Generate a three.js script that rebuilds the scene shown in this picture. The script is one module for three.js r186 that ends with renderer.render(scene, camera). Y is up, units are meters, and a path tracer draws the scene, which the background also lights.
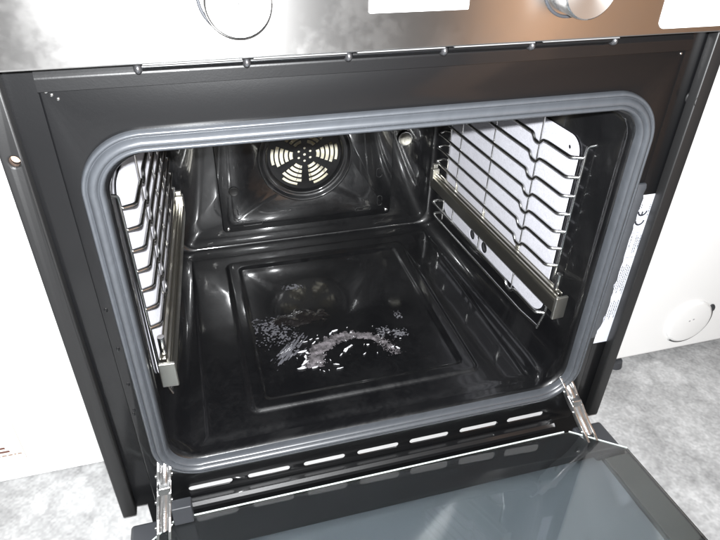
import * as THREE from 'three';
import { mergeGeometries, mergeVertices, toCreasedNormals } from 'three/addons/utils/BufferGeometryUtils.js';
import { RoundedBoxGeometry } from 'three/addons/geometries/RoundedBoxGeometry.js';

// ---------------------------------------------------------------- camera, light, exposure
const scene = new THREE.Scene();
const camera = new THREE.PerspectiveCamera(47.84, 4 / 3, 0.02, 40);
camera.position.set(-0.1642, 0.6115, 0.4458);
camera.rotation.order = 'YXZ';
camera.rotation.set(-0.6078, -0.2852, 0.0238);
scene.add(camera);
scene.background = new THREE.Color().setRGB(0.1, 0.098, 0.096);       // dim room tone

const flash = new THREE.PointLight(new THREE.Color().setRGB(0.97, 0.985, 1.0), 6.0, 0, 2);   // the telephone's flash, beside its lens
flash.position.set(-0.163, 0.632, 0.449);
flash.castShadow = true; flash.shadow.radius = 0.25; flash.shadow.mapSize.set(2048, 2048);
flash.shadow.camera.near = 0.02; flash.shadow.camera.far = 6; flash.shadow.bias = -0.0005;
scene.add(flash);

const renderer = new THREE.WebGLRenderer({ antialias: true });
renderer.setSize(1024, 768);
renderer.toneMapping = THREE.LinearToneMapping;
renderer.toneMappingExposure = 1.0;
renderer.shadowMap.enabled = true;

// ---------------------------------------------------------------- helpers
let seed = 7;
const rnd = () => { seed = (seed * 1664525 + 1013904223) >>> 0; return seed / 4294967296; };
const rr = (a, b) => a + (b - a) * rnd();
const V = (x, y, z) => new THREE.Vector3(x, y, z);
const lin = (r, g, b) => new THREE.Color().setRGB(r, g, b);
const smooth = (a, b, x) => { const t = Math.min(1, Math.max(0, (x - a) / (b - a))); return t * t * (3 - 2 * t); };
const lerp = (a, b, t) => a + (b - a) * t;

function hash2(x, y, s) { let h = (x * 374761393 + y * 668265263 + s * 2147483647) | 0; h = Math.imul(h ^ (h >>> 13), 1274126177); h ^= h >>> 16; return (h >>> 0) / 4294967296; }
function vnoise(x, y, per, s) {            // value noise; wraps when per > 0
  const xi = Math.floor(x), yi = Math.floor(y), fx = x - xi, fy = y - yi;
  const w = (v) => per ? ((v % per) + per) % per : v;
  const u = fx * fx * (3 - 2 * fx), v = fy * fy * (3 - 2 * fy);
  const a = hash2(w(xi), w(yi), s), b = hash2(w(xi + 1), w(yi), s), c = hash2(w(xi), w(yi + 1), s), d = hash2(w(xi + 1), w(yi + 1), s);
  return lerp(lerp(a, b, u), lerp(c, d, u), v);
}
function fbm(x, y, oct, per, s) { let a = 0, k = 0.5, t = 0; for (let i = 0; i < oct; i++) { a += k * vnoise(x, y, per, s + i); t += k; x *= 2; y *= 2; if (per) per *= 2; k *= 0.5; } return a / t; }
function dataTex(n, fn, srgb, repeat) {
  const d = new Uint8Array(n * n * 4);
  for (let j = 0; j < n; j++) for (let i = 0; i < n; i++) {
    const c = fn(i / n, j / n), o = (j * n + i) * 4;
    for (let k = 0; k < 3; k++) d[o + k] = Math.max(0, Math.min(255, Math.round(255 * (Array.isArray(c) ? c[k] : c))));
    d[o + 3] = 255;
  }
  const t = new THREE.DataTexture(d, n, n);
  t.wrapS = t.wrapT = THREE.RepeatWrapping; t.magFilter = THREE.LinearFilter; t.minFilter = THREE.LinearMipmapLinearFilter; t.generateMipmaps = true;
  if (srgb) t.colorSpace = THREE.SRGBColorSpace;
  if (repeat) t.repeat.set(repeat, repeat);
  t.needsUpdate = true;
  return t;
}
// uv in metres from position, by the dominant axis of each face normal
function uvMetres(g) {
  g = g.index ? g.toNonIndexed() : g;
  const p = g.attributes.position, n = p.count, uv = new Float32Array(n * 2);
  const a = V(), b = V(), c = V(), e = V(), f = V();
  for (let i = 0; i < n; i += 3) {
    a.fromBufferAttribute(p, i); b.fromBufferAttribute(p, i + 1); c.fromBufferAttribute(p, i + 2);
    e.subVectors(b, a).cross(f.subVectors(c, a));
    const ax = Math.abs(e.x), ay = Math.abs(e.y), az = Math.abs(e.z);
    [a, b, c].forEach((q, k) => {
      const s = ax > ay && ax > az ? [q.z, q.y] : ay > az ? [q.x, q.z] : [q.x, q.y];
      uv[(i + k) * 2] = s[0]; uv[(i + k) * 2 + 1] = s[1];
    });
  }
  g.setAttribute('uv', new THREE.BufferAttribute(uv, 2));
  return g;
}
const taken = {};
function numbered(n) { taken[n] = (taken[n] ?? -1) + 1; return taken[n] ? `${n}_${String(taken[n]).padStart(3, '0')}` : n; }
function mesh(name, geo, mat, parent) {
  let g = Array.isArray(geo) ? join(geo) : geo;
  const m = new THREE.Mesh(g, mat); m.name = parent ? name : numbered(name);
  m.castShadow = m.receiveShadow = true;
  (parent || scene).add(m);
  return m;
}
function join(list) { return mergeGeometries(list.map((g) => { g = g.index ? g.toNonIndexed() : g.clone(); for (const k of Object.keys(g.attributes)) if (!['position', 'normal', 'uv'].includes(k)) g.deleteAttribute(k); return g; })); }
function thing(name, label, category, group) {
  const o = new THREE.Group(); o.name = numbered(name); scene.add(o);
  o.userData = { label, category }; if (group) o.userData.group = group;
  return o;
}
function tag(o, label, category, group) { o.userData.label = label; o.userData.category = category; if (group) o.userData.group = group; return o; }
function box(x0, x1, y0, y1, z0, z1, r = 0.001, seg = 2) {
  const g = new RoundedBoxGeometry(x1 - x0, y1 - y0, z1 - z0, seg, Math.min(r, (x1 - x0) / 2.01, (y1 - y0) / 2.01, (z1 - z0) / 2.01));
  g.translate((x0 + x1) / 2, (y0 + y1) / 2, (z0 + z1) / 2);
  return uvMetres(g);
}
function rrPath(x0, x1, y0, y1, r, P = new THREE.Shape()) {
  P.moveTo(x0 + r, y0); P.lineTo(x1 - r, y0); P.absarc(x1 - r, y0 + r, r, -Math.PI / 2, 0, false);
  P.lineTo(x1, y1 - r); P.absarc(x1 - r, y1 - r, r, 0, Math.PI / 2, false);
  P.lineTo(x0 + r, y1); P.absarc(x0 + r, y1 - r, r, Math.PI / 2, Math.PI, false);
  P.lineTo(x0, y0 + r); P.absarc(x0 + r, y0 + r, r, Math.PI, 1.5 * Math.PI, false);
  return P;
}
// a plate of the shape (xy), from z0 to z1, with softened edges
function plate(shape, z0, z1, b = 0.001, seg = 2, curve = 14) {
  const g = new THREE.ExtrudeGeometry(shape, { depth: z1 - z0 - 2 * b, bevelEnabled: b > 0, bevelThickness: b, bevelSize: b, bevelOffset: -b, bevelSegments: seg, curveSegments: curve });
  g.translate(0, 0, z0 + b);
  return toCreasedNormals(uvMetres(g), 0.6);
}
function rounded(pts, r, n = 5) {         // polyline with rounded corners
  const out = [pts[0].clone()];
  for (let i = 1; i < pts.length - 1; i++) {
    const a = pts[i - 1], b = pts[i], c = pts[i + 1];
    const k = Math.min(r, a.distanceTo(b) * 0.45, c.distanceTo(b) * 0.45);
    const p = b.clone().add(a.clone().sub(b).setLength(k)), q = b.clone().add(c.clone().sub(b).setLength(k));
    for (let j = 0; j <= n; j++) { const t = j / n; out.push(p.clone().multiplyScalar((1 - t) ** 2).addScaledVector(b, 2 * t * (1 - t)).addScaledVector(q, t * t)); }
  }
  out.push(pts[pts.length - 1].clone());
  return out;
}
function tube(pts, r, bend = 0.006, sides = 8) {     // a wire through the points, closed at its ends
  const P = rounded(pts, bend), pos = [], nor = [], idx = [], uv = [];
  const T = P.map((_, i) => P[Math.min(i + 1, P.length - 1)].clone().sub(P[Math.max(i - 1, 0)]).normalize());
  let N = Math.abs(T[0].y) < 0.9 ? V(0, 1, 0) : V(1, 0, 0);
  let len = 0;
  P.forEach((p, i) => {
    if (i) len += p.distanceTo(P[i - 1]);
    N = N.clone().addScaledVector(T[i], -N.dot(T[i])).normalize();
    const B = T[i].clone().cross(N);
    for (let k = 0; k <= sides; k++) {
      const a = k / sides * 2 * Math.PI, d = N.clone().multiplyScalar(Math.cos(a)).addScaledVector(B, Math.sin(a));
      pos.push(p.x + d.x * r, p.y + d.y * r, p.z + d.z * r); nor.push(d.x, d.y, d.z); uv.push(len, k / sides * r * 6);
    }
  });
  const w = sides + 1;
  for (let i = 0; i < P.length - 1; i++) for (let k = 0; k < sides; k++) { const a = i * w + k, b = a + w; idx.push(a, a + 1, b, b, a + 1, b + 1); }
  for (const [e, s] of [[0, -1], [P.length - 1, 1]]) {
    const c = pos.length / 3; pos.push(P[e].x + T[e].x * s * r * 0.5, P[e].y + T[e].y * s * r * 0.5, P[e].z + T[e].z * s * r * 0.5); nor.push(T[e].x * s, T[e].y * s, T[e].z * s); uv.push(0, 0);
    for (let k = 0; k < sides; k++) { const a = e * w + k; s > 0 ? idx.push(a, a + 1, c) : idx.push(a + 1, a, c); }
  }
  const g = new THREE.BufferGeometry();
  g.setAttribute('position', new THREE.Float32BufferAttribute(pos, 3)); g.setAttribute('normal', new THREE.Float32BufferAttribute(nor, 3)); g.setAttribute('uv', new THREE.Float32BufferAttribute(uv, 2)); g.setIndex(idx);
  return g;
}
// a profile [y, z] (closed) run along x
function alongX(profile, x0, x1, crease = 0.5) {
  const s = new THREE.Shape(); profile.forEach(([y, z], i) => i ? s.lineTo(-z, y) : s.moveTo(-z, y)); s.closePath();
  const g = new THREE.ExtrudeGeometry(s, { depth: x1 - x0, bevelEnabled: false, curveSegments: 4 });
  g.rotateY(Math.PI / 2); g.translate(x0, 0, 0);      // shape x -> -z
  return toCreasedNormals(uvMetres(g), crease);
}
// rings of the same count of points joined into a skin
function skin(rings, closed = true, flip = false) {
  const n = rings[0].length, pos = [], idx = [];
  rings.forEach((r) => r.forEach((p) => pos.push(p.x, p.y, p.z)));
  for (let i = 0; i < rings.length - 1; i++) for (let k = 0; k < (closed ? n : n - 1); k++) {
    const a = i * n + k, b = i * n + (k + 1) % n, c = a + n, d = b + n;
    flip ? idx.push(a, c, b, b, c, d) : idx.push(a, b, c, b, d, c);
  }
  const g = new THREE.BufferGeometry();
  g.setAttribute('position', new THREE.Float32BufferAttribute(pos, 3)); g.setIndex(idx); g.computeVertexNormals();
  const nn = g.attributes.normal.clone();
  const ng = g.toNonIndexed(), uvg = uvMetres(ng);
  return uvg;
}
function ring(x0, x1, y0, y1, r, z, seg = 10) {
  const out = [];
  const side = (ax, ay, bx, by, n) => { for (let i = 0; i < n; i++) out.push(V(lerp(ax, bx, i / n), lerp(ay, by, i / n), z)); };
  const arc = (cx, cy, a0) => { for (let i = 0; i < seg; i++) { const a = a0 + (i / seg) * Math.PI / 2; out.push(V(cx + r * Math.cos(a), cy + r * Math.sin(a), z)); } };
  side(x0 + r, y0, x1 - r, y0, 8); arc(x1 - r, y0 + r, -Math.PI / 2); side(x1, y0 + r, x1, y1 - r, 8); arc(x1 - r, y1 - r, 0);
  side(x1 - r, y1, x0 + r, y1, 8); arc(x0 + r, y1 - r, Math.PI / 2); side(x0, y1 - r, x0, y0 + r, 8); arc(x0 + r, y0 + r, Math.PI);
  return out;
}

// ---------------------------------------------------------------- materials
const tEnamel = dataTex(512, (u, v) => 0.5 * fbm(u * 24, v * 24, 3, 24, 3) + 0.5 * fbm(u * 128, v * 128, 2, 128, 9), false, 9);
const tSmear = dataTex(512, (u, v) => { const a = fbm(u * 6, v * 6, 5, 6, 21), b = fbm(u * 64, v * 64, 2, 64, 30); return 0.66 + 0.34 * smooth(0.3, 0.75, 0.75 * a + 0.25 * b); }, false, 4);
const enamel = new THREE.MeshPhysicalMaterial({ color: lin(0.0032, 0.0033, 0.0039), roughness: 0.5, clearcoat: 1, clearcoatRoughness: 0.08, bumpMap: tEnamel, bumpScale: 0.0001, roughnessMap: tSmear });
const frameBlack = new THREE.MeshPhysicalMaterial({ color: lin(0.0034, 0.0035, 0.004), roughness: 0.4, specularIntensity: 0.65, clearcoat: 0.6, clearcoatRoughness: 0.1, bumpMap: tEnamel, bumpScale: 0.00004 });
const stripBlack = new THREE.MeshStandardMaterial({ color: lin(0.011, 0.011, 0.0113), roughness: 0.45, bumpMap: tEnamel, bumpScale: 0.00004 });
const tGasket = dataTex(256, (u, v) => 0.9 + 0.1 * fbm(u * 16, v * 16, 4, 16, 41), true, 12);
const rubber = new THREE.MeshPhysicalMaterial({ color: lin(0.06, 0.065, 0.073), map: tGasket, roughness: 0.38, clearcoat: 0.25, clearcoatRoughness: 0.3 });
const tBrush = dataTex(512, (u, v) => 0.5 + 0.5 * (0.6 * vnoise(u * 5, v * 256, 0, 51) + 0.4 * vnoise(u * 20, v * 512, 0, 52) - 0.5), false, 10);
const tHandled = dataTex(512, (u, v) => { const a = fbm(u * 5, v * 5, 5, 5, 241), b = fbm(u * 40, v * 40, 3, 40, 250); return 0.86 + 0.14 * smooth(0.42, 0.7, 0.7 * a + 0.3 * b); }, false, 5);
const steel = new THREE.MeshPhysicalMaterial({ color: lin(0.62, 0.61, 0.6), metalness: 1, roughness: 0.32, anisotropy: 0.75, anisotropyRotation: Math.PI / 2, bumpMap: tBrush, bumpScale: 0.000012, roughnessMap: tHandled });
const chrome = new THREE.MeshStandardMaterial({ color: lin(0.72, 0.72, 0.71), metalness: 1, roughness: 0.22 });
const zinc = new THREE.MeshStandardMaterial({ color: lin(0.66, 0.65, 0.6), metalness: 1, roughness: 0.38, bumpMap: tEnamel, bumpScale: 0.00005 });
const railSteel = new THREE.MeshStandardMaterial({ color: lin(0.58, 0.56, 0.5), metalness: 1, roughness: 0.3, roughnessMap: null });
const tLiner = dataTex(256, (u, v) => 0.86 + 0.14 * fbm(u * 64, v * 64, 3, 64, 61), true, 14);
const liner = new THREE.MeshPhysicalMaterial({ color: lin(0.6, 0.6, 0.65), map: tLiner, roughness: 0.85, bumpMap: tEnamel, bumpScale: 0.0004, sheen: 1, sheenColor: lin(0.7, 0.7, 0.75), sheenRoughness: 0.6 });
const whitePaint = new THREE.MeshPhysicalMaterial({ color: lin(0.88, 0.88, 0.87), roughness: 0.4, clearcoat: 0.2, clearcoatRoughness: 0.3 });
const paper = new THREE.MeshStandardMaterial({ color: lin(0.84, 0.84, 0.84), roughness: 0.7 });
const darkPlastic = new THREE.MeshStandardMaterial({ color: lin(0.035, 0.037, 0.042), roughness: 0.45 });

// ---------------------------------------------------------------- the floor
const GY = -0.085;
{
  const n = 1024;
  const tFloor = dataTex(n, (u, v) => {
    const a = fbm(u * 5, v * 5, 6, 5, 71), b = fbm(u * 17, v * 17, 4, 17, 80), s = vnoise(u * 300, v * 300, 300, 90);
    const c = fbm(u * 60, v * 60, 3, 60, 95); let k = 0.63 + 0.12 * (a - 0.5) + 0.16 * (b - 0.5) + 0.17 * (c - 0.5) + 0.1 * (s - 0.5); if (c > 0.68 && b < 0.5) k -= (c - 0.68) * 0.45;
    if (b < 0.36) k -= (0.36 - b) * 0.2;
    return [k, k, k];
  }, true, 1 / 0.9);
  const tFB = dataTex(512, (u, v) => 0.6 * fbm(u * 9, v * 9, 5, 9, 101) + 0.4 * fbm(u * 90, v * 90, 2, 90, 111), false, 1 / 0.5);
  const g = new THREE.PlaneGeometry(8, 8); g.rotateX(-Math.PI / 2); g.translate(0, GY, 0);
  const f = mesh('floor', uvMetres(g), new THREE.MeshStandardMaterial({ color: lin(1, 1, 1), map: tFloor, roughness: 0.62, bumpMap: tFB, bumpScale: 0.0012 }));
  f.userData.kind = 'structure';
}

// ---------------------------------------------------------------- the oven
const oven = thing('oven', 'black built-in oven with steel control panel and its door hanging open', 'oven');
const GX = 0.253, GT = 0.4383, GB = 0.046;               // outer edge of the gasket
const OX = 0.2340, OT = 0.4180, OB = 0.0640;             // the opening
const FZ = -0.006;                                       // face of the front frame
const FLOOR = 0.0657, BACK = -0.4186, TOP = 0.426;
const halfW = (z) => 0.2455 - 0.0265 * (Math.min(1, Math.max(0, (-0.03 - z) / 0.39)));
const SLOTS = [[-0.225, -0.177], [-0.159, -0.111], [-0.094, -0.045], [-0.029, 0.022], [0.037, 0.087], [0.103, 0.153], [0.168, 0.218]];

{ // outer case: sheet sides, top, back, base and the plinth under it
  const s = new THREE.MeshStandardMaterial({ color: lin(0.5, 0.5, 0.5), metalness: 1, roughness: 0.45 });
  mesh('side_panel', box(-0.279, -0.277, 0.004, 0.59, -0.55, -0.022, 0.0005), s, oven);
  mesh('side_panel', box(0.277, 0.279, 0.004, 0.59, -0.55, -0.022, 0.0005), s, oven);
  mesh('top_panel', box(-0.279, 0.279, 0.591, 0.593, -0.55, -0.005, 0.0005), s, oven);
  mesh('rear_panel', box(-0.279, 0.279, 0.004, 0.59, -0.553, -0.551, 0.0005), s, oven);
  mesh('base_panel', box(-0.275, 0.275, 0.000, 0.003, -0.55, -0.022, 0.0005), s, oven);
  mesh('plinth', box(-0.22, 0.22, GY, -0.001, -0.52, -0.07, 0.002), darkPlastic, oven);
}

{ // front frame with the opening and the vent slots
  const sh = rrPath(-0.263, 0.263, -0.002, 0.474, 0.004);
  sh.holes.push(rrPath(-OX - 0.004, OX + 0.004, OB - 0.004, OT + 0.004, 0.038, new THREE.Path()));
  SLOTS.forEach(([a, b]) => sh.holes.push(rrPath(a, b, 0.0135, 0.0205, 0.0034, new THREE.Path())));
  const fr = mesh('front_frame', plate(sh, FZ - 0.009, FZ, 0.0016, 3, 18), frameBlack, oven);
  // bright sheet metal behind each slot
  SLOTS.forEach(([a, b]) => {
    const g = box(a - 0.0004, b + 0.0004, 0.0131, 0.0209, FZ - 0.004, FZ - 0.0012, 0.0006);
    mesh('slot_lining', g, new THREE.MeshStandardMaterial({ color: lin(0.55, 0.55, 0.55), metalness: 0.2, roughness: 0.5 }), fr);
  });
  // channel floor behind the side flanges
  mesh('side_channel', [box(0.2625, 0.2995, -0.001, 0.487, -0.016, -0.0125, 0.0006)], frameBlack, oven);
  mesh('side_channel', [box(-0.2995, -0.2625, -0.001, 0.487, -0.016, -0.0125, 0.0006)], frameBlack, oven);
  // lower ledge under the slots
  mesh('lower_ledge', alongX([[-0.003, -0.0055], [0.0035, -0.0055], [0.0048, -0.003], [0.0045, 0.003], [0.002, 0.0065], [-0.003, 0.007]], -0.232, 0.232, 0.9), frameBlack, oven);
  mesh('lower_apron', box(-0.274, 0.2985, -0.05, -0.0032, -0.02, -0.0165, 0.001), frameBlack, oven);
  // dimples and rivet marks
  for (const [x, y] of [[0.251, 0.471], [0.258, 0.4675], [0.2575, 0.474], [-0.258, 0.470], [-0.255, 0.4675], [-0.2515, 0.4645]]) {
    const g = new THREE.SphereGeometry(0.0013, 10, 6); g.scale(1, 1, 0.5); g.translate(x, y, FZ);
    mesh('weld_spot', g, chrome, fr);
  }
  for (const [x, y] of [[-0.2585, 0.155], [-0.2595, 0.15], [-0.2575, 0.235], [-0.2585, 0.28], [-0.2572, 0.19]]) {
    const g = new THREE.SphereGeometry(0.002, 10, 6); g.scale(0.8, 1.2, 0.35); g.translate(x, y, FZ);
    mesh('weld_spot', g, frameBlack, fr);
  }
}
for (const s of [-1, 1]) { // side flanges with a screw hole each
  const a = s < 0 ? -0.298 : 0.2855, b = s < 0 ? -0.2835 : 0.2995;
  const sh = rrPath(a, b, 0, 0.49, 0.002);
  const h = new THREE.Path(); h.absellipse(s < 0 ? -0.2893 : 0.2895, 0.424, 0.0036, 0.0042, 0, Math.PI * 2, true); sh.holes.push(h);
  const f = mesh('side_flange', plate(sh, -0.012, 0, 0.0015, 3), stripBlack, oven);
  if (s < 0) { const g = new THREE.CylinderGeometry(0.0034, 0.0034, 0.003, 20); g.rotateX(Math.PI / 2); g.translate(-0.2893, 0.424, -0.0085); mesh('screw', g, new THREE.MeshStandardMaterial({ color: lin(0.5, 0.33, 0.24), metalness: 0.3, roughness: 0.5 }), f); }
  else { const g = new THREE.CylinderGeometry(0.0034, 0.0034, 0.003, 20); g.rotateX(Math.PI / 2); g.translate(0.2895, 0.424, -0.0065); mesh('screw', g, new THREE.MeshStandardMaterial({ color: lin(0.85, 0.85, 0.85), metalness: 0.2, roughness: 0.5 }), f); }
}

{ // header of the frame under the control panel, its rolled vent louvres and the ribs between them
  const hp = []; for (let k = 0; k <= 16; k++) { const a = -0.18 + (k / 16) * 1.25; hp.push([0.475 + 0.0208 * Math.sin(a), FZ - 0.0158 + 0.0208 * Math.cos(a)]); }
  hp.push([0.4933, FZ - 0.0095], [0.4713, FZ - 0.0095]);
  const lip = mesh('frame_header', alongX(hp, -0.2622, 0.2622, 0.4), frameBlack, oven);
  const ribMetal = new THREE.MeshStandardMaterial({ color: lin(0.22, 0.22, 0.23), metalness: 0.9, roughness: 0.3 });
  const xs = [-0.195, -0.122, -0.048, 0.027, 0.101, 0.176];
  for (let i = 0; i < 5; i++) {
    const prof = []; for (let k = 0; k <= 12; k++) { const a = -Math.PI / 2 + (k / 12) * Math.PI; prof.push([0.4866 + 0.0036 * Math.sin(a), 0.0015 + 0.0068 * Math.cos(a)]); }
    prof.push([0.4902, -0.004], [0.483, -0.004]);
    mesh('louvre', alongX(prof, xs[i] + 0.0028, xs[i + 1] - 0.0028, 1.0), frameBlack, lip);
  }
  for (const x of xs) { const g = new THREE.SphereGeometry(0.0042, 18, 12); g.scale(0.75, 1.0, 1.35); g.translate(x, 0.4856, 0.0046); mesh('vent_rib', g, ribMetal, lip); }
  for (let i = 0; i < 5; i++) mesh('louvre_edge', alongX([[0.4902, 0.0105], [0.49, 0.0165], [0.4905, 0.0178], [0.4912, 0.017], [0.4912, 0.0105]], xs[i] + 0.004, xs[i + 1] - 0.004, 1.0), new THREE.MeshStandardMaterial({ color: lin(0.6, 0.6, 0.6), metalness: 0.6, roughness: 0.4 }), lip);
}

{ // control panel
  const g = box(-0.2985, 0.2985, 0.4916, 0.597, -0.004, 0.02, 0.0015, 3);
  const cp = mesh('control_panel', g, steel, oven);
  const knobFace = new THREE.MeshPhysicalMaterial({ color: lin(0.74, 0.73, 0.71), metalness: 1, roughness: 0.46, anisotropy: 0.5, anisotropyRotation: Math.PI / 2 });
  const knobSide = new THREE.MeshStandardMaterial({ color: lin(0.7, 0.69, 0.68), metalness: 1, roughness: 0.25 });
  for (const [x, y] of [[-0.1275, 0.5315], [0.1185, 0.5325]]) {
    const body = new THREE.LatheGeometry([[0.0205, 0], [0.0205, 0.003], [0.0195, 0.0045], [0.0205, 0.006], [0.0212, 0.021], [0.0206, 0.0238], [0.0195, 0.0248]].map((q) => new THREE.Vector2(...q)), 64);
    body.rotateX(Math.PI / 2); body.translate(x, y, 0.0205);
    const k = mesh('knob', toCreasedNormals(body, 0.5), knobSide, oven);
    // turned face: uv runs round the axis so that the brushing is circular
    const pos = [], uv = [], idx = [], nor = [];
    const R = [0.0005, 0.004, 0.008, 0.012, 0.016, 0.0196];
    R.forEach((r) => { for (let i = 0; i <= 72; i++) { const a = i / 72 * Math.PI * 2; pos.push(x + r * Math.cos(a), y + r * Math.sin(a), 0.0453 - 0.0012 * (1 - r / 0.02)); nor.push(0, 0, 1); uv.push(i / 72 * 0.12, r); } });
    for (let j = 0; j < R.length - 1; j++) for (let i = 0; i < 72; i++) { const p = j * 73 + i; idx.push(p, p + 73, p + 1, p + 1, p + 73, p + 74); }
    const fg = new THREE.BufferGeometry(); fg.setAttribute('position', new THREE.Float32BufferAttribute(pos, 3)); fg.setAttribute('normal', new THREE.Float32BufferAttribute(nor, 3)); fg.setAttribute('uv', new THREE.Float32BufferAttribute(uv, 2)); fg.setIndex(idx);
    mesh('knob_face', fg, knobFace, k);
    const bz = new THREE.TorusGeometry(0.0232, 0.0012, 8, 64); bz.translate(x, y, 0.0203);
    mesh('bezel', bz, darkPlastic, k);
  }
  mesh('display_cover', plate(rrPath(-0.0375, 0.0365, 0.5175, 0.565, 0.001), 0.0201, 0.0212, 0.0003), paper, oven);
  mesh('white_sticker', plate(rrPath(0.203, 0.288, 0.4965, 0.585, 0.006), 0.0201, 0.0206, 0.0002), paper, oven);
}

{ // door gasket: a ribbed profile run round the opening
  const prof = [[0, -0.0005], [0.0003, 0.003], [0.0012, 0.0052], [0.0024, 0.0058], [0.0036, 0.005], [0.0044, 0.0034], [0.0048, 0.0034], [0.0055, 0.0058], [0.0068, 0.0078], [0.0088, 0.0088], [0.0106, 0.0082], [0.0118, 0.0064], [0.0122, 0.0046], [0.0126, 0.0046], [0.0133, 0.0062], [0.0146, 0.0068], [0.0163, 0.0052], [0.017, 0.002], [0.0172, -0.002]];
  const rings = prof.map(([s, h]) => ring(-GX + s, GX - s, GB + s, GT - s, 0.05 - s, FZ + h, 16));
  mesh('door_gasket', smoothSkin(rings), rubber, oven);
}
function smoothSkin(rings) {
  const n = rings[0].length, pos = [], uv = [], idx = [];
  rings.forEach((r) => { let L = 0; r.forEach((p, i) => { if (i) L += p.distanceTo(r[i - 1]); pos.push(p.x, p.y, p.z); uv.push(p.x + p.z, p.y + p.z); }); });
  for (let i = 0; i < rings.length - 1; i++) for (let k = 0; k < n; k++) { const a = i * n + k, b = i * n + (k + 1) % n, c = a + n, d = b + n; idx.push(a, b, c, b, d, c); }
  const g = new THREE.BufferGeometry(); g.setAttribute('position', new THREE.Float32BufferAttribute(pos, 3)); g.setAttribute('uv', new THREE.Float32BufferAttribute(uv, 2)); g.setIndex(idx); g.computeVertexNormals();
  return g;
}

// cavity
const cavity = (() => {
  const rings = [];
  for (let i = 0; i <= 5; i++) { const a = (i / 5) * Math.PI / 2, o = 0.0055 * (1 - Math.sin(a)); rings.push(ring(-OX - o, OX + o, OB - o, OT + o, 0.036 + o, FZ - 0.0005 - 0.008 * (1 - Math.cos(a)))); }
  for (const [z, t] of [[-0.019, 0.15], [-0.026, 0.6], [-0.034, 1]]) rings.push(ring(-lerp(OX, halfW(-0.034), t), lerp(OX, halfW(-0.034), t), lerp(OB, FLOOR, t), lerp(OT, TOP, t), 0.034, z));
  for (let i = 1; i <= 12; i++) { const z = lerp(-0.034, BACK + 0.022, i / 12), w = halfW(z); rings.push(ring(-w, w, FLOOR, TOP, 0.03, z)); }
  for (let i = 1; i <= 6; i++) { const a = (i / 6) * Math.PI / 2, o = 0.012 * (1 - Math.cos(a)), z = BACK + 0.022 - 0.0217 * Math.sin(a), w = halfW(z) - o; rings.push(ring(-w, w, FLOOR + o * 0.5, TOP - o, 0.026, z)); }
  const g = smoothSkin(rings);
  return mesh('cavity', g, enamel, oven);
})();

{ // pressed floor of the cavity
  const nx = 210, nz = 190, x0 = -0.205, x1 = 0.205, z0 = -0.402, z1 = -0.022, pos = [], uv = [], idx = [];
  const sd = (x, z, hx, za, zb, r) => { const cz = (za + zb) / 2, hz = (zb - za) / 2, qx = Math.abs(x) - hx + r, qz = Math.abs(z - cz) - hz + r; return Math.min(Math.max(qx, qz), 0) + Math.hypot(Math.max(qx, 0), Math.max(qz, 0)) - r; };
  for (let j = 0; j <= nz; j++) for (let i = 0; i <= nx; i++) {
    const x = lerp(x0, x1, i / nx), z = lerp(z0, z1, j / nz);
    const edge = Math.min(x - x0, x1 - x, z - z0, z1 - z);
    const d = -sd(x, z, 0.1465, -0.3725, -0.0515, 0.014), e = -sd(x, z, 0.1285, -0.3545, -0.067, 0.01);
    let h = -0.0008 + 0.0016 * smooth(0, 0.012, edge);
    h += 0.0032 * smooth(0, 0.006, d) - 0.0026 * smooth(0, 0.006, e);
    h += 0.0005 * (fbm(x * 14 + 5, z * 14 + 9, 3, 0, 131) - 0.5);
    pos.push(x, FLOOR + h, z); uv.push(x, z);
  }
  for (let j = 0; j < nz; j++) for (let i = 0; i < nx; i++) { const a = j * (nx + 1) + i, b = a + nx + 1; idx.push(a, b, a + 1, a + 1, b, b + 1); }
  const g = new THREE.BufferGeometry(); g.setAttribute('position', new THREE.Float32BufferAttribute(pos, 3)); g.setAttribute('uv', new THREE.Float32BufferAttribute(uv, 2)); g.setIndex(idx); g.computeVertexNormals();
  mesh('pressed_floor', g, enamel, cavity);
}

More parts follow.
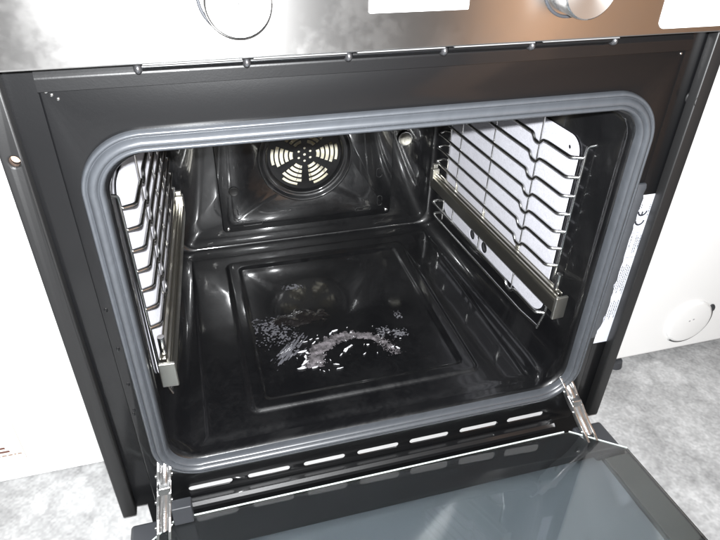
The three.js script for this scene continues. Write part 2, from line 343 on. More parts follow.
{ // back wall, fan cover panel, fan dish, grille, fan, lamp
  const bw = plate((() => { const s = rrPath(-0.2085, 0.2085, FLOOR + 0.004, TOP - 0.01, 0.026); const h = new THREE.Path(); h.absarc(-0.004, 0.217, 0.066, 0, Math.PI * 2, true); s.holes.push(h); return s; })(), BACK - 0.002, BACK + 0.0005, 0.0006);
  mesh('back_wall', bw, enamel, oven);
  const s = rrPath(-0.1415, 0.1375, 0.0995, 0.335, 0.008);
  const h = new THREE.Path(); h.absarc(-0.004, 0.217, 0.072, 0, Math.PI * 2, true); s.holes.push(h);
  const fp = mesh('fan_cover', plate(s, BACK + 0.001, BACK + 0.008, 0.003, 4, 40), enamel, oven);
  const dish = new THREE.LatheGeometry([[0.0745, 0.0068], [0.0738, 0.0092], [0.0722, 0.0100], [0.0705, 0.0088], [0.068, 0.0055], [0.0655, 0.0035], [0.0635, 0.0042], [0.062, 0.0045], [0.0605, 0.003], [0.059, -0.0005], [0.058, -0.003]].map((q) => new THREE.Vector2(...q)), 72);
  dish.rotateX(Math.PI / 2); dish.translate(-0.004, 0.217, BACK);
  mesh('fan_dish', dish, enamel, fp);
  const gs = new THREE.Shape(); gs.absarc(0, 0, 0.0595, 0, Math.PI * 2, false);
  const slot = (r0, r1, a0, a1) => { const p = new THREE.Path(); p.absarc(0, 0, r1, a0, a1, false); p.absarc(0, 0, r0, a1, a0, true); p.closePath(); gs.holes.push(p); };
  for (let k = 0; k < 6; k++) {
    const c = k * Math.PI / 3;
    for (const [r, w, half] of [[0.0215, 0.0026, 0.3], [0.029, 0.0026, 0.34], [0.0365, 0.0026, 0.36], [0.044, 0.0026, 0.38], [0.051, 0.0022, 0.26]]) slot(r - w, r + w, c - half, c + half);
  }
  const dot = (x, y, r) => { const p = new THREE.Path(); p.absarc(x, y, r, 0, Math.PI * 2, true); gs.holes.push(p); };
  dot(0, 0, 0.0022); for (let k = 0; k < 6; k++) dot(0.0105 * Math.cos(k * Math.PI / 3 + 0.5), 0.0105 * Math.sin(k * Math.PI / 3 + 0.5), 0.002);
  const gg = plate(gs, -0.0015, 0, 0.0003, 1, 10); gg.translate(-0.004, 0.217, BACK - 0.003);
  mesh('fan_grille', gg, enamel, fp);
  // fan wheel and its housing behind the grille
  const housing = new THREE.LatheGeometry([[0.064, 0], [0.064, -0.026], [0.062, -0.028], [0.0001, -0.028]].map((q) => new THREE.Vector2(...q)), 48); housing.rotateX(Math.PI / 2); housing.translate(-0.004, 0.217, BACK - 0.004);
  const fanSteel = new THREE.MeshStandardMaterial({ color: lin(0.86, 0.82, 0.68), metalness: 0.35, roughness: 0.55 });
  mesh('fan_housing', housing, fanSteel, fp);
  const blades = []; for (let k = 0; k < 12; k++) { const b = box(0.02, 0.05, -0.0006, 0.0006, -0.009, 0.001, 0.0004); b.rotateX(0.4); b.rotateZ(k * Math.PI / 6 + 0.2); blades.push(b); }
  const fd = new THREE.CylinderGeometry(0.05, 0.05, 0.0012, 40); fd.rotateX(Math.PI / 2); fd.translate(0, 0, -0.0095); blades.push(uvMetres(fd));
  const fan = join(blades); fan.translate(-0.004, 0.217, BACK - 0.009); mesh('fan_wheel', fan, fanSteel, fp);
  // screws and pressed ovals
  for (const [x, y] of [[-0.133, 0.106], [0.13, 0.108]]) { const g = new THREE.SphereGeometry(0.0032, 14, 8); g.scale(1, 1, 0.55); g.translate(x, y, BACK + 0.008); mesh('screw', g, chrome, fp); }
  const oval = (x, y, w, hgt, r, t) => tube((() => { const o = []; for (let i = 0; i <= 24; i++) { const a = i / 24 * Math.PI * 2; o.push(V(x + Math.sign(Math.cos(a)) * (w / 2 - r) + r * Math.cos(a), y + Math.sign(Math.sin(a)) * (hgt / 2 - r) + r * Math.sin(a), BACK + 0.0079)); } return o; })(), t, 0.0001, 6);
  for (const [x, y, w, hh, r] of [[0.1155, 0.178, 0.009, 0.016, 0.0042], [0.118, 0.127, 0.008, 0.018, 0.0038], [-0.094, 0.112, 0.032, 0.006, 0.0028], [0.09, 0.115, 0.026, 0.006, 0.0028], [-0.119, 0.13, 0.007, 0.02, 0.0033]]) mesh('pressed_oval', oval(x, y, w, hh, r, 0.0008), enamel, fp);
  const hole = new THREE.LatheGeometry([[0.0078, 0], [0.0074, 0.0014], [0.0064, 0.0012], [0.0056, -0.0004], [0.0001, -0.0005]].map((q) => new THREE.Vector2(...q)), 28); hole.rotateX(Math.PI / 2); hole.translate(-0.1185, 0.172, BACK + 0.0086);
  mesh('bolt_hole', hole, new THREE.MeshStandardMaterial({ color: lin(0.006, 0.006, 0.006), roughness: 0.6 }), fp);
  // lamp
  const lamp = mesh('lamp_cover', (() => { const g = new THREE.LatheGeometry([[0.0095, 0], [0.0095, 0.006], [0.0085, 0.009], [0.0064, 0.0105], [0.0042, 0.0102], [0.0034, 0.0085], [0.0001, 0.008]].map((q) => new THREE.Vector2(...q)), 36); g.rotateX(Math.PI / 2); g.translate(0.1585, 0.2305, BACK + 0.0012); return g; })(), new THREE.MeshPhysicalMaterial({ color: lin(0.62, 0.6, 0.52), roughness: 0.12, clearcoat: 1, clearcoatRoughness: 0.05 }), oven);
  const lr = new THREE.TorusGeometry(0.0108, 0.0016, 10, 40); lr.translate(0.1585, 0.2305, BACK + 0.003); mesh('lamp_ring', lr, chrome, lamp);
}

// ---------------------------------------------------------------- hinges
for (const s of [-1, 1]) {
  const x = s * 0.248;
  const arm = new THREE.Shape();           // drawn in (z, y)
  [[-0.012, 0.074], [-0.004, 0.078], [0.004, 0.07], [0.008, 0.058], [0.018, 0.049], [0.022, 0.038], [0.03, 0.026], [0.04, 0.016], [0.044, 0.008], [0.03, 0.004], [0.02, 0.014], [0.012, 0.028], [0.004, 0.036], [-0.004, 0.05], [-0.012, 0.056]].forEach(([z, y], i) => i ? arm.lineTo(z, y) : arm.moveTo(z, y));
  const side = (dx, t) => { const g = new THREE.ExtrudeGeometry(arm, { depth: t, bevelEnabled: true, bevelSize: 0.0005, bevelThickness: 0.0005, bevelSegments: 2, curveSegments: 4 }); g.rotateY(-Math.PI / 2); g.translate(x + dx + t / 2, 0, 0); return uvMetres(g); };
  const lean = (g) => { const p = g.attributes.position; for (let i = 0; i < p.count; i++) p.setX(i, p.getX(i) + (s > 0 ? 0.38 : -0.17) * (0.045 - p.getY(i))); return g; };
  const hm = new THREE.MeshStandardMaterial({ color: lin(0.75, 0.75, 0.75), metalness: 1, roughness: 0.32, bumpMap: tEnamel, bumpScale: 0.0004 });
  const hg = mesh('hinge', [lean(side(-0.006, 0.0018)), lean(side(0.006, 0.0018))], hm, oven);
  const web = tube([V(x, 0.073, -0.008), V(x, 0.066, 0.003), V(x, 0.05, 0.012), V(x, 0.032, 0.021), V(x, 0.014, 0.036)], 0.0046, 0.01, 8);
  mesh('lever', lean(web), hm, hg);
  const cg = box(x - 0.0068, x + 0.0068, 0.046, 0.058, 0.006, 0.018, 0.002); mesh('catch', lean(cg), hm, hg);
  for (const [y, z] of [[0.058, 0.0], [0.036, 0.016], [0.015, 0.032]]) { const p = new THREE.CylinderGeometry(0.0024, 0.0024, 0.018, 14); p.rotateZ(Math.PI / 2); p.translate(x, y, z); mesh('pin', lean(p), chrome, hg); }
}

// ---------------------------------------------------------------- door, open and hanging a little short of level
{
  const door = new THREE.Group(); door.name = 'door'; door.position.set(0, 0.006, 0.018); door.rotation.x = -0.09; oven.add(door);
  // in the door's own axes: x, z outwards, top of the inner glass at y = 0
  const zr = (sh, y0, y1, b, seg) => { const g = plate(sh, y0, y1, b, seg); g.rotateX(-Math.PI / 2); return uvMetres(g); };   // shape (x, -z)
  const glassEdge = new THREE.MeshStandardMaterial({ color: lin(0.62, 0.68, 0.66), roughness: 0.4 });
  const out = new THREE.Shape();
  [[-0.242, -0.003], [0.242, -0.003], [0.296, -0.047], [0.296, -0.455], [-0.296, -0.455], [-0.296, -0.047]].forEach(([a, b], i) => i ? out.lineTo(a, b) : out.moveTo(a, b)); out.closePath();
  const paneShape = out.clone();
  const glassM = new THREE.MeshPhysicalMaterial({ color: lin(0.95, 0.97, 0.96), transmission: 1, roughness: 0.03, ior: 1.52, thickness: 0.004, attenuationColor: lin(0.8, 0.88, 0.87), attenuationDistance: 0.1 });
  mesh('inner_glass', zr(paneShape, -0.004, 0, 0.0007, 2), glassM, door);
  // black print under the glass round a clear window
  const pr = new THREE.Shape(); [[-0.2405, -0.0045], [0.2405, -0.0045], [0.2945, -0.048], [0.2945, -0.4535], [-0.2945, -0.4535], [-0.2945, -0.048]].forEach(([a, b], i) => i ? pr.lineTo(a, b) : pr.moveTo(a, b)); pr.closePath();
  pr.holes.push(rrPath(-0.2925, 0.2925, -0.415, -0.0475, 0.002, new THREE.Path()));
  mesh('black_print', zr(pr, -0.0052, -0.0046, 0, 1), new THREE.MeshStandardMaterial({ color: lin(0.012, 0.013, 0.016), roughness: 0.4 }), door);
  const tray = mesh('door_tray', box(-0.297, 0.297, -0.037, -0.029, 0.004, 0.457, 0.002), darkPlastic, door);
  for (const s of [-1, 1]) mesh('door_side', box(s < 0 ? -0.297 : 0.262, s < 0 ? -0.262 : 0.297, -0.0288, -0.0105, 0.05, 0.457, 0.001), new THREE.MeshStandardMaterial({ color: lin(0.06, 0.064, 0.062), roughness: 0.5 }), door);
  mesh('door_bottom_rail', box(-0.235, 0.235, -0.0288, -0.0056, 0.004, 0.03, 0.001), darkPlastic, door);
  mesh('door_top_rail', box(-0.261, 0.261, -0.0288, -0.0056, 0.43, 0.457, 0.001), darkPlastic, door);
  mesh('edge_trim', box(-0.222, 0.236, -0.0042, 0.0004, 0.0012, 0.0026, 0.0004), glassEdge, door);
  for (const s of [-1, 1]) { const L = Math.hypot(0.054, 0.044), g = box(-L / 2, L / 2, -0.0042, 0.0004, -0.0006, 0.0006, 0.0004); g.rotateY(s * -Math.atan2(0.044, 0.054)); g.translate(s * 0.2692, 0, 0.0248); mesh('edge_trim', g, glassEdge, door); }
  mesh('middle_glass', box(-0.261, 0.261, -0.018, -0.0145, 0.034, 0.428, 0.0005), new THREE.MeshPhysicalMaterial({ color: lin(0.9, 0.93, 0.95), transmission: 1, roughness: 0.05, ior: 1.52, thickness: 0 }), door);
  mesh('outer_panel', box(-0.2615, 0.2615, -0.0285, -0.0262, 0.034, 0.428, 0.0005), new THREE.MeshStandardMaterial({ color: lin(0.27, 0.27, 0.285), metalness: 0.3, roughness: 0.5 }), door);
  mesh('door_front', box(-0.2975, 0.2975, -0.0415, -0.0372, 0.002, 0.46, 0.001), steel, door);
  for (const s of [-1, 1]) {  // corner caps and hinge posts
    if (s < 0) mesh('corner_cap', box(s < 0 ? -0.243 : 0.222, s < 0 ? -0.222 : 0.241, 0.0007, s < 0 ? 0.026 : 0.004, -0.002, 0.012, 0.0015), darkPlastic, door);
    mesh('hinge_block', box(s < 0 ? -0.29 : 0.254, s < 0 ? -0.254 : 0.296, -0.0285, -0.0056, -0.008, 0.045, 0.004), darkPlastic, door);
  }
  const hb = tube([V(-0.22, -0.042, 0.425), V(-0.22, -0.07, 0.425), V(0.22, -0.07, 0.425), V(0.22, -0.042, 0.425)], 0.007, 0.012, 12);
  mesh('handle', hb, steel, door);
}

// ---------------------------------------------------------------- label on the side channel, sealant beside the gasket
{
  const W = 128, H = 1024, c = document.createElement('canvas'); c.width = W; c.height = H; const x = c.getContext('2d');
  x.fillStyle = '#c6c9d2'; x.fillRect(0, 0, W, H);
  x.strokeStyle = x.fillStyle = '#23252b';
  // CE mark, turned a quarter, at the top of the label
  x.lineWidth = 10; x.lineCap = 'butt';
  x.save(); x.translate(50, 140); x.rotate(-Math.PI / 2);
  x.beginPath(); x.arc(-16, 0, 26, Math.PI * 0.5, Math.PI * 1.5); x.stroke();
  x.beginPath(); x.arc(42, 0, 26, Math.PI * 0.5, Math.PI * 1.5); x.stroke(); x.beginPath(); x.moveTo(18, 0); x.lineTo(40, 0); x.stroke();
  x.restore();
  // small print: rows too fine to read
  const rows = (px, y0, y1, seedv) => { let y = y0; while (y < y1) { const l = 4 + ((seedv = (seedv * 16807) % 2147483647) % 15); x.globalAlpha = 0.9; x.fillRect(px, y, 5, Math.min(l, y1 - y)); y += l + 4; } x.globalAlpha = 1; };
  rows(86, 60, 130, 11); rows(96, 50, 150, 12); rows(30, 55, 80, 3); rows(20, 50, 85, 5);
  x.lineWidth = 2; x.beginPath(); x.moveTo(14, 232); x.lineTo(70, 232); x.moveTo(14, 232); x.lineTo(14, 370); x.moveTo(14, 395); x.lineTo(96, 395); x.stroke();
  rows(30, 250, 330, 21); rows(62, 250, 372, 22); rows(74, 262, 366, 23); rows(88, 250, 340, 24);
  for (let i = 0; i < 7; i++) rows(18 + i * 13, 440 + (i % 3) * 10, 660 - (i * 37) % 60, 31 + i);
  for (let i = 0; i < 5; i++) rows(22 + i * 15, 700 + (i % 2) * 12, 850 - (i * 29) % 50, 51 + i);
  const t = new THREE.CanvasTexture(c); t.colorSpace = THREE.SRGBColorSpace;
  const g = new THREE.PlaneGeometry(0.0245, 0.202); g.translate(0.2805, 0.2215, -0.0121);
  const lb = new THREE.BoxGeometry(0.0245, 0.202, 0.0003); lb.translate(0.2805, 0.2215, -0.0123);
  const m = mesh('rating_label', lb, paper, oven);
  mesh('label_print', g, new THREE.MeshStandardMaterial({ map: t, roughness: 0.55 }), m);
  m.userData.label = 'long narrow white rating label with a CE mark and fine print';
  // ragged grey sealant
  const sh = new THREE.Shape(); const L = []; const R2 = [];
  for (let i = 0; i <= 34; i++) { const y = lerp(0.342, 0.14, i / 34), w = 0.011 + 0.004 * (fbm(i * 0.9, 3, 2, 0, 151) - 0.5) - (i > 30 ? (i - 30) * 0.0018 : 0); L.push([0.2525, y]); R2.push([0.2525 + w, y + 0.001 * rr(-1, 1)]); }
  [...L, ...R2.reverse()].forEach(([a, b], i) => i ? sh.lineTo(a, b) : sh.moveTo(a, b)); sh.closePath();
  mesh('sealant_strip', plate(sh, FZ, FZ + 0.004, 0.001, 2), rubber, oven);
}

// ---------------------------------------------------------------- inside: liners, wire racks, telescopic rails
const YAW = Math.atan(0.0265 / 0.39);
function sided(o, s) {                    // own axes: +z to the mouth of the oven, +x towards the wall; origin at the front upright
  o.position.set(s * 0.2395, 0, -0.073); o.rotation.y = s * YAW; return o;
}
// rungs at right and left mirror each other: x is multiplied by s
const RUNG = []; for (let i = 0; i < 6; i++) RUNG.push(0.340 - 0.0232 * i);
function sideRack(s, label) {
  const o = sided(thing('wire_side_rack', label, 'oven rack', 'wire racks on the oven walls'), s);
  const P = (d, y, inn) => V(s * -inn, y, -d);
  mesh('upright', tube([P(0.0, 0.104, 0.012), P(0, 0.13, 0.004), P(0, 0.346, 0.002), P(-0.001, 0.354, 0.002), P(-0.006, 0.357, -0.003)], 0.0017, 0.005), chrome, o);
  mesh('upright', tube([P(0.3, 0.10, 0.002), P(0.3, 0.37, 0.002)], 0.0017), chrome, o);
  for (const [d, y0] of [[0.069, 0.12], [0.165, 0.12], [0.25, 0.12]]) mesh('cross_wire', tube([P(d, y0, 0.0115), P(d, 0.372, 0.0115)], 0.0012, 0.004, 6), chrome, o);
  for (const y of [...RUNG, 0.2, 0.1265]) {
    mesh('rung', tube([P(0.0, y + 0.001, 0.004), P(0.007, y, 0.0145), P(0.05, y, 0.0145), P(0.06, y - 0.001, 0.0145), P(0.065, y - 0.0075, 0.0145), P(0.075, y - 0.0075, 0.0145), P(0.081, y, 0.0145), P(0.304, y, 0.0145), P(0.317, y - 0.001, 0.0145), P(0.312, y + 0.004, 0.006), P(0.3, y + 0.007, 0.003)], 0.0021, 0.004), chrome, o);
  }
  mesh('base_wire', tube([P(0.0, 0.106, 0.0105), P(0.04, 0.103, 0.012), P(0.3, 0.103, 0.012), P(0.314, 0.105, 0.012), P(0.3, 0.112, 0.003)], 0.002, 0.006), chrome, o);
  return o;
}
sideRack(1, 'chrome wire side rack on the right wall of the oven, seen broadside');
sideRack(-1, 'chrome wire side rack on the left wall of the oven, seen edge on');

function rail(s, label) {
  const o = sided(thing('telescopic_rail', label, 'oven rail', 'telescopic rails on the wire racks'), s);
  const bx = (i0, i1, y0, y1, d0, d1, r = 0.0012) => { const a = s * -i0, b = s * -i1; return box(Math.min(a, b), Math.max(a, b), y0, y1, -Math.max(d0, d1), -Math.min(d0, d1), r); };
  mesh('outer_channel', [bx(0.0115, 0.0135, 0.154, 0.183, -0.03, 0.315), bx(0.0137, 0.0185, 0.1805, 0.183, -0.03, 0.315), bx(0.0137, 0.0185, 0.154, 0.1565, -0.03, 0.315)], railSteel, o);
  mesh('slide', [bx(0.0187, 0.0255, 0.159, 0.1785, -0.036, 0.312, 0.0025), bx(0.0187, 0.0225, 0.1787, 0.1812, -0.036, 0.312, 0.001)], railSteel, o);
  mesh('end_stop', bx(0.011, 0.0275, 0.153, 0.1845, -0.0405, -0.0365, 0.0012), zinc, o);
  mesh('rear_stop', [bx(0.014, 0.026, 0.172, 0.192, 0.302, 0.313, 0.0015), bx(0.016, 0.024, 0.1925, 0.199, 0.305, 0.311, 0.001)], zinc, o);
  mesh('front_pin', (() => { const g = new THREE.CylinderGeometry(0.0035, 0.0035, 0.021, 16); g.translate(s * -0.016, 0.195, 0.022); return g; })(), chrome, o);
  for (const d of [0.075, 0.165, 0.25]) mesh('clip', [bx(0.0095, 0.0113, 0.172, 0.189, d - 0.003, d + 0.003, 0.0006)], zinc, o);
  return o;
}
rail(1, 'dull steel telescopic rail clipped along the right wire rack');
rail(-1, 'dull steel telescopic rail clipped along the left wire rack');

function catalyticLiner(s, label) {
  const o = new THREE.Shape();            // drawn in (d, y)
  rrPath(0.014, 0.306, 0.112, 0.355, 0.02, o);
  for (const [d, y, r] of [[0.032, 0.340, 0.0022], [0.205, 0.1235, 0.0075], [0.168, 0.1225, 0.0085], [0.187, 0.128, 0.003]]) { const h = new THREE.Path(); h.absarc(d, y, r, 0, Math.PI * 2, true); o.holes.push(h); }
  const g = plate(o, 0, 0.0012, 0.0004, 1); // (d, y, t)
  const p = g.attributes.position, n = g.attributes.normal;
  for (let i = 0; i < p.count; i++) { const d = p.getX(i), y = p.getY(i), t = p.getZ(i); p.setXYZ(i, s * (0.002 - t), y, -d); const a = n.getX(i), b = n.getY(i), c = n.getZ(i); n.setXYZ(i, -s * c, b, -a); }
  if (s > 0) { const ix = []; for (let i = 0; i < p.count; i += 3) ix.push(i, i + 2, i + 1); g.setIndex(ix); }
  const m = mesh('catalytic_liner', uvMetres(g), liner);
  tag(m, label, 'oven liner', 'liner sheets on the oven walls');
  return sided(m, s);
}
catalyticLiner(1, 'pale grey liner sheet behind the right wire rack');
catalyticLiner(-1, 'pale grey liner sheet behind the left wire rack');

// ---------------------------------------------------------------- burnt spill on the oven floor
{
  const o = thing('burnt_spill', 'grey and white crusted arc of burnt food on the oven floor', 'food residue');
  const Y = FLOOR + 0.0016;
  // crust: cells of a fine grid inside an uneven outline
  const crust = (mask, hgt, x0, x1, z0, z1, step, y0) => {
    const nx = Math.round((x1 - x0) / step), nz = Math.round((z1 - z0) / step), id = new Map(), pos = [], uv = [], idx = [];
    const vert = (i, j) => { const k = j * (nx + 1) + i; if (!id.has(k)) { const x = x0 + i * step, z = z0 + j * step; id.set(k, pos.length / 3); pos.push(x, y0 + hgt(x, z), z); uv.push(x, z); } return id.get(k); };
    for (let j = 0; j < nz; j++) for (let i = 0; i < nx; i++) if (mask(x0 + (i + 0.5) * step, z0 + (j + 0.5) * step) > 0) { const a = vert(i, j), b = vert(i + 1, j), c = vert(i, j + 1), d = vert(i + 1, j + 1); idx.push(a, c, b, b, c, d); }
    const g = new THREE.BufferGeometry(); g.setAttribute('position', new THREE.Float32BufferAttribute(pos, 3)); g.setAttribute('uv', new THREE.Float32BufferAttribute(uv, 2)); g.setIndex(idx); g.computeVertexNormals(); return g;
  };
  // arc of grey ash
  const arcMask = (x, z) => {
    const cx = -0.004, cz = -0.104, dx = x - cx, dz = z - cz, r = Math.hypot(dx, dz), a = Math.atan2(-dz, dx);   // a: 0 right, pi left
    if (a < 0.05 || a > 3.05) return -1;
    const t = a / Math.PI, w = lerp(0.003, 0.0125, Math.pow(t, 0.75)), rc = lerp(0.055, 0.054, t);
    const tail = smooth(0.9, 0.25, a) * 0.02 + (t > 0.9 ? 0.004 : 0);
    return w - Math.abs(r - rc) + 0.012 * (fbm(x * 150, z * 150, 4, 0, 161) - 0.52) + (0.004 + tail) * (vnoise(x * 900, z * 900, 0, 164) - 0.55) + 0.007 * (fbm(x * 420, z * 420, 2, 0, 167) - 0.52);
  };
  const tAsh = dataTex(256, (u, v) => { const a = fbm(u * 10, v * 10, 5, 10, 171), b = vnoise(u * 120, v * 120, 120, 176); const k = 0.5 + 0.75 * (a - 0.5) + 0.3 * (b - 0.5); return [k * 1.02, k * 0.99, k]; }, true, 20);
  mesh('ash_crust', crust(arcMask, (x, z) => 0.0005 + 0.0009 * fbm(x * 220, z * 220, 3, 0, 181), -0.09, 0.07, -0.18, -0.09, 0.0008, Y), new THREE.MeshStandardMaterial({ color: lin(0.36, 0.35, 0.365), map: tAsh, roughness: 0.75 }), o);
  // smear at the left: streaks and specks
  const greyFlake = new THREE.MeshStandardMaterial({ color: lin(0.24, 0.24, 0.26), roughness: 0.6 });
  const smear = (x, z) => {
    const u = -0.64 * (x + 0.081) + 0.77 * (z + 0.15), v = 0.77 * (x + 0.081) + 0.64 * (z + 0.15);
    return 0.55 * (1 - Math.hypot(u / 0.024, v / 0.011)) + 1.1 * (vnoise(v * 620, u * 70, 0, 191) - 0.6) + 0.5 * (fbm(x * 300, z * 300, 2, 0, 195) - 0.5);
  };
  const dull = new THREE.MeshStandardMaterial({ color: lin(0.085, 0.085, 0.095), roughness: 0.5 });
  mesh('smear', crust(smear, () => 0.0003, -0.115, -0.05, -0.185, -0.115, 0.0007, Y), dull, o).userData.kind = 'stuff';
  const speck = (x, z) => { const u = 0.5 * (x + 0.096) + 0.87 * (z + 0.19), v = 0.87 * (x + 0.096) - 0.5 * (z + 0.19); return 0.3 * (1 - Math.hypot(u / 0.026, v / 0.017)) + 1.5 * (fbm(x * 420, z * 420, 2, 0, 198) - 0.6); };
  mesh('specks', crust(speck, () => 0.0003, -0.135, -0.06, -0.225, -0.155, 0.0007, Y), dull, o).userData.kind = 'stuff';
  // white flakes
  const flakeM = new THREE.MeshStandardMaterial({ color: lin(0.6, 0.6, 0.62), roughness: 0.5 });
  const flake = (x, z, l, w, turn, m = flakeM) => {
    const s = new THREE.Shape(), n = 9; for (let i = 0; i < n; i++) { const a = i / n * Math.PI * 2, k = rr(0.3, 1.15); const px = Math.cos(a) * l * 0.5 * k, py = Math.sin(a) * w * 0.5 * k; i ? s.lineTo(px, py) : s.moveTo(px, py); } s.closePath();
    const g = new THREE.ExtrudeGeometry(s, { depth: 0.0006, bevelEnabled: false }); g.rotateX(-Math.PI / 2 + rr(-0.2, 0.2)); g.rotateY(turn); g.translate(x, Y + 0.0007, z);
    mesh('flake', uvMetres(g), m, o);
  };
  const big = [[-0.074, -0.112, 0.016, 0.006, 0.1], [-0.068, -0.121, 0.013, 0.006, 0.8], [-0.066, -0.131, 0.011, 0.005, 1.4], [-0.068, -0.142, 0.013, 0.0045, 0.2], [-0.058, -0.109, 0.009, 0.004, 0.4], [-0.062, -0.138, 0.008, 0.004, 2.2], [-0.018, -0.172, 0.013, 0.004, 0.3], [-0.024, -0.168, 0.008, 0.003, 0.9], [-0.012, -0.131, 0.014, 0.004, 0.9], [-0.004, -0.137, 0.009, 0.003, 0.6], [-0.02, -0.124, 0.007, 0.003, 1.0], [-0.03, -0.108, 0.01, 0.0025, -0.4], [-0.028, -0.1, 0.011, 0.002, 0.1], [0.019, -0.134, 0.006, 0.003, 0.2], [0.056, -0.118, 0.008, 0.004, -0.7], [0.05, -0.122, 0.005, 0.003, 0.3], [0.01, -0.118, 0.006, 0.002, 0.6], [-0.05, -0.155, 0.008, 0.0025, 0.8], [-0.06, -0.16, 0.007, 0.0018, 0.1], [-0.052, -0.163, 0.006, 0.0016, 0.4], [-0.043, -0.162, 0.005, 0.0016, 0]];
  big.forEach((q) => flake(...q));
  for (let i = 0; i < 26; i++) { const a = rr(0.1, 3.3), r = 0.054 + rr(-0.03, 0.025); flake(-0.004 + Math.cos(a) * r, -0.104 - Math.sin(a) * r, rr(0.001, 0.004), rr(0.0008, 0.0018), rr(0, 3)); }
  for (let i = 0; i < 16; i++) { const t = rr(-1, 1), w = rr(-0.008, 0.008); flake(-0.081 - 0.64 * 0.02 * t + 0.77 * w, -0.15 + 0.77 * 0.02 * t + 0.64 * w, rr(0.002, 0.008), rr(0.0004, 0.0009), 0.88 + rr(-0.25, 0.25), i % 3 ? greyFlake : flakeM); }
  // grey scuffs at the right
  const scuffM = new THREE.MeshStandardMaterial({ color: lin(0.1, 0.1, 0.11), roughness: 0.7 });
  for (const [cx, cz, a, b] of [[0.048, -0.155, 0.007, 0.008], [0.068, -0.148, 0.009, 0.007], [0.078, -0.185, 0.004, 0.007], [-0.055, -0.285, 0.012, 0.006]])
    mesh('scuff', crust((x, z) => 0.3 * (1 - Math.hypot((x - cx) / a, (z - cz) / b)) + 1.5 * (fbm(x * 480, z * 480, 2, 0, 205) - 0.57), () => 0.0003, cx - a * 1.3, cx + a * 1.3, cz - b * 1.3, cz + b * 1.3, 0.0008, Y), scuffM, o).userData.kind = 'stuff';
  // glazed blisters of burnt sugar
  const sugar = new THREE.MeshPhysicalMaterial({ color: lin(0.01, 0.009, 0.009), roughness: 0.25, clearcoat: 1, clearcoatRoughness: 0.03 });
  const glaze = (x, z) => 1 - Math.hypot((x + 0.058) / 0.042, (z + 0.212) / 0.017) + 0.9 * (fbm(x * 120, z * 120, 3, 0, 261) - 0.5);
  mesh('glaze', crust(glaze, (x, z) => { const k = Math.max(0, Math.min(1, glaze(x, z) * 1.6)); return -0.0004 + k * (0.0016 + 0.0034 * smooth(0.3, 0.75, fbm(x * 75, z * 60, 2, 0, 266)) * smooth(-0.01, -0.09, x)); }, -0.115, 0.0, -0.24, -0.18, 0.0012, Y), sugar, o);
}

// ---------------------------------------------------------------- white appliances either side
{
  const z = -0.146;
  const a = thing('white_appliance', 'white appliance with a round filter cover low down, right of the oven', 'appliance');
  mesh('body', box(0.315, 0.915, GY + 0.012, 0.765, z - 0.55, z, 0.006, 3), whitePaint, a);
  for (const [x, zz] of [[0.452, z - 0.003], [0.87, z - 0.05], [0.36, z - 0.5], [0.87, z - 0.5]]) { const g = new THREE.CylinderGeometry(0.011, 0.013, 0.0118, 20); g.translate(x, GY + 0.0059, zz); mesh('foot', g, darkPlastic, a); }
  // round cover: a disc a little proud of the front, open on a dark finger notch
  const cx = 0.568, cy = -0.012, R = 0.0405;
  const disc = new THREE.LatheGeometry([[R, 0], [R, 0.003], [R - 0.003, 0.0052], [R - 0.008, 0.006], [0.0001, 0.0062]].map((q) => new THREE.Vector2(...q)), 48); disc.rotateX(Math.PI / 2); disc.translate(cx, cy, z + 0.0002);
  const fc = mesh('filter_cover', toCreasedNormals(disc, 0.4), whitePaint, a);
  const notch = new THREE.TorusGeometry(R + 0.0014, 0.0021, 8, 40, 2.9); notch.rotateZ(-2.25); notch.translate(cx, cy, z + 0.0008);
  mesh('gap_seal', notch, new THREE.MeshStandardMaterial({ color: lin(0.08, 0.08, 0.08), roughness: 0.7 }), fc);
  const nt = new THREE.SphereGeometry(0.008, 16, 10); nt.scale(0.7, 1.1, 0.3); nt.rotateZ(0.5); nt.translate(cx + R * 0.93, cy + R * 0.5, z + 0.001); mesh('finger_notch', nt, darkPlastic, fc);
  mesh('coin_slot', [box(cx - 0.006, cx - 0.003, cy + 0.004, cy + 0.0065, z + 0.0062, z + 0.0068, 0.0002), box(cx + 0.001, cx + 0.004, cy + 0.006, cy + 0.0085, z + 0.0062, z + 0.0068, 0.0002)], new THREE.MeshStandardMaterial({ color: lin(0.4, 0.4, 0.4), roughness: 0.6 }), fc);
}
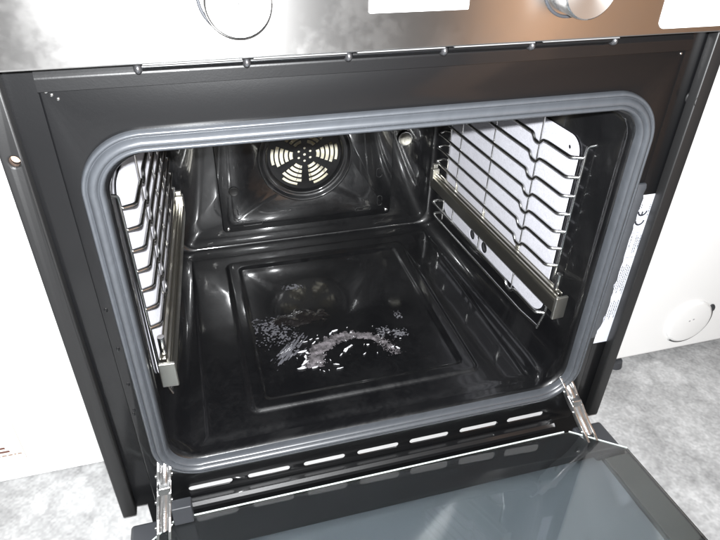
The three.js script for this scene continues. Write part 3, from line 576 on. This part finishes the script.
{
  const z = -0.157;
  const a = thing('white_cabinet', 'white cabinet with a small printed notice, left of the oven', 'cabinet');
  mesh('body', box(-0.905, -0.31, GY, 0.307, z - 0.5, z, 0.003, 3), whitePaint, a);
  mesh('upper_body', box(-0.905, -0.31, 0.3095, 0.72, z - 0.5, z - 0.001, 0.003, 3), whitePaint, a);
  const W = 512, H = 384, c = document.createElement('canvas'); c.width = W; c.height = H; const x = c.getContext('2d');
  x.fillStyle = '#fbf7f0'; x.fillRect(0, 0, W, H);
  x.strokeStyle = '#a89c90'; x.lineWidth = 4; x.strokeRect(8, 8, W - 16, H - 16);
  x.fillStyle = '#6b463c'; x.fillRect(40, 232, 360, 20); x.fillRect(60, 272, 360, 20);
  x.fillStyle = '#9a8272'; let px = 40; while (px < 470) { const w = 8 + rnd() * 22; x.fillRect(px, 316, w, 14); px += w + 10; }
  const t = new THREE.CanvasTexture(c); t.colorSpace = THREE.SRGBColorSpace;
  const g = new THREE.PlaneGeometry(0.095, 0.066); g.translate(-0.477, -0.0135, z + 0.0008);
  mesh('printed_notice', g, new THREE.MeshStandardMaterial({ map: t, roughness: 0.6 }), a);
}

// ---------------------------------------------------------------- wooden cupboard behind the photographer's right, seen only as a brown reflection in the steel
{
  const tWood = dataTex(512, (u, v) => { const g = fbm(u * 40 + 3 * fbm(u * 3, v * 3, 3, 3, 221), v * 2, 4, 0, 231); const k = 0.97 + 0.3 * (g - 0.5); return [0.86 * k, 0.68 * k, 0.54 * k]; }, true, 1.2);
  const w = thing('wooden_cupboard', 'warm brown wooden cupboard mirrored at the right end of the steel panel', 'cupboard');
  const wm = new THREE.MeshStandardMaterial({ map: tWood, color: lin(1, 1, 1), roughness: 0.5 });
  mesh('carcass', box(0.6, 1.28, GY, 0.8, 0.772, 1.15, 0.003), wm, w);
  for (const [a, b] of [[0.603, 0.938], [0.942, 1.277]]) { const d = mesh('cupboard_door', box(a, b, GY + 0.05, 0.795, 0.752, 0.771, 0.003), wm, w); const k = new THREE.SphereGeometry(0.012, 16, 10); k.translate(a < 0.7 ? b - 0.04 : a + 0.04, 0.4, 0.744); mesh('knob', k, chrome, d); }
}

renderer.render(scene, camera);
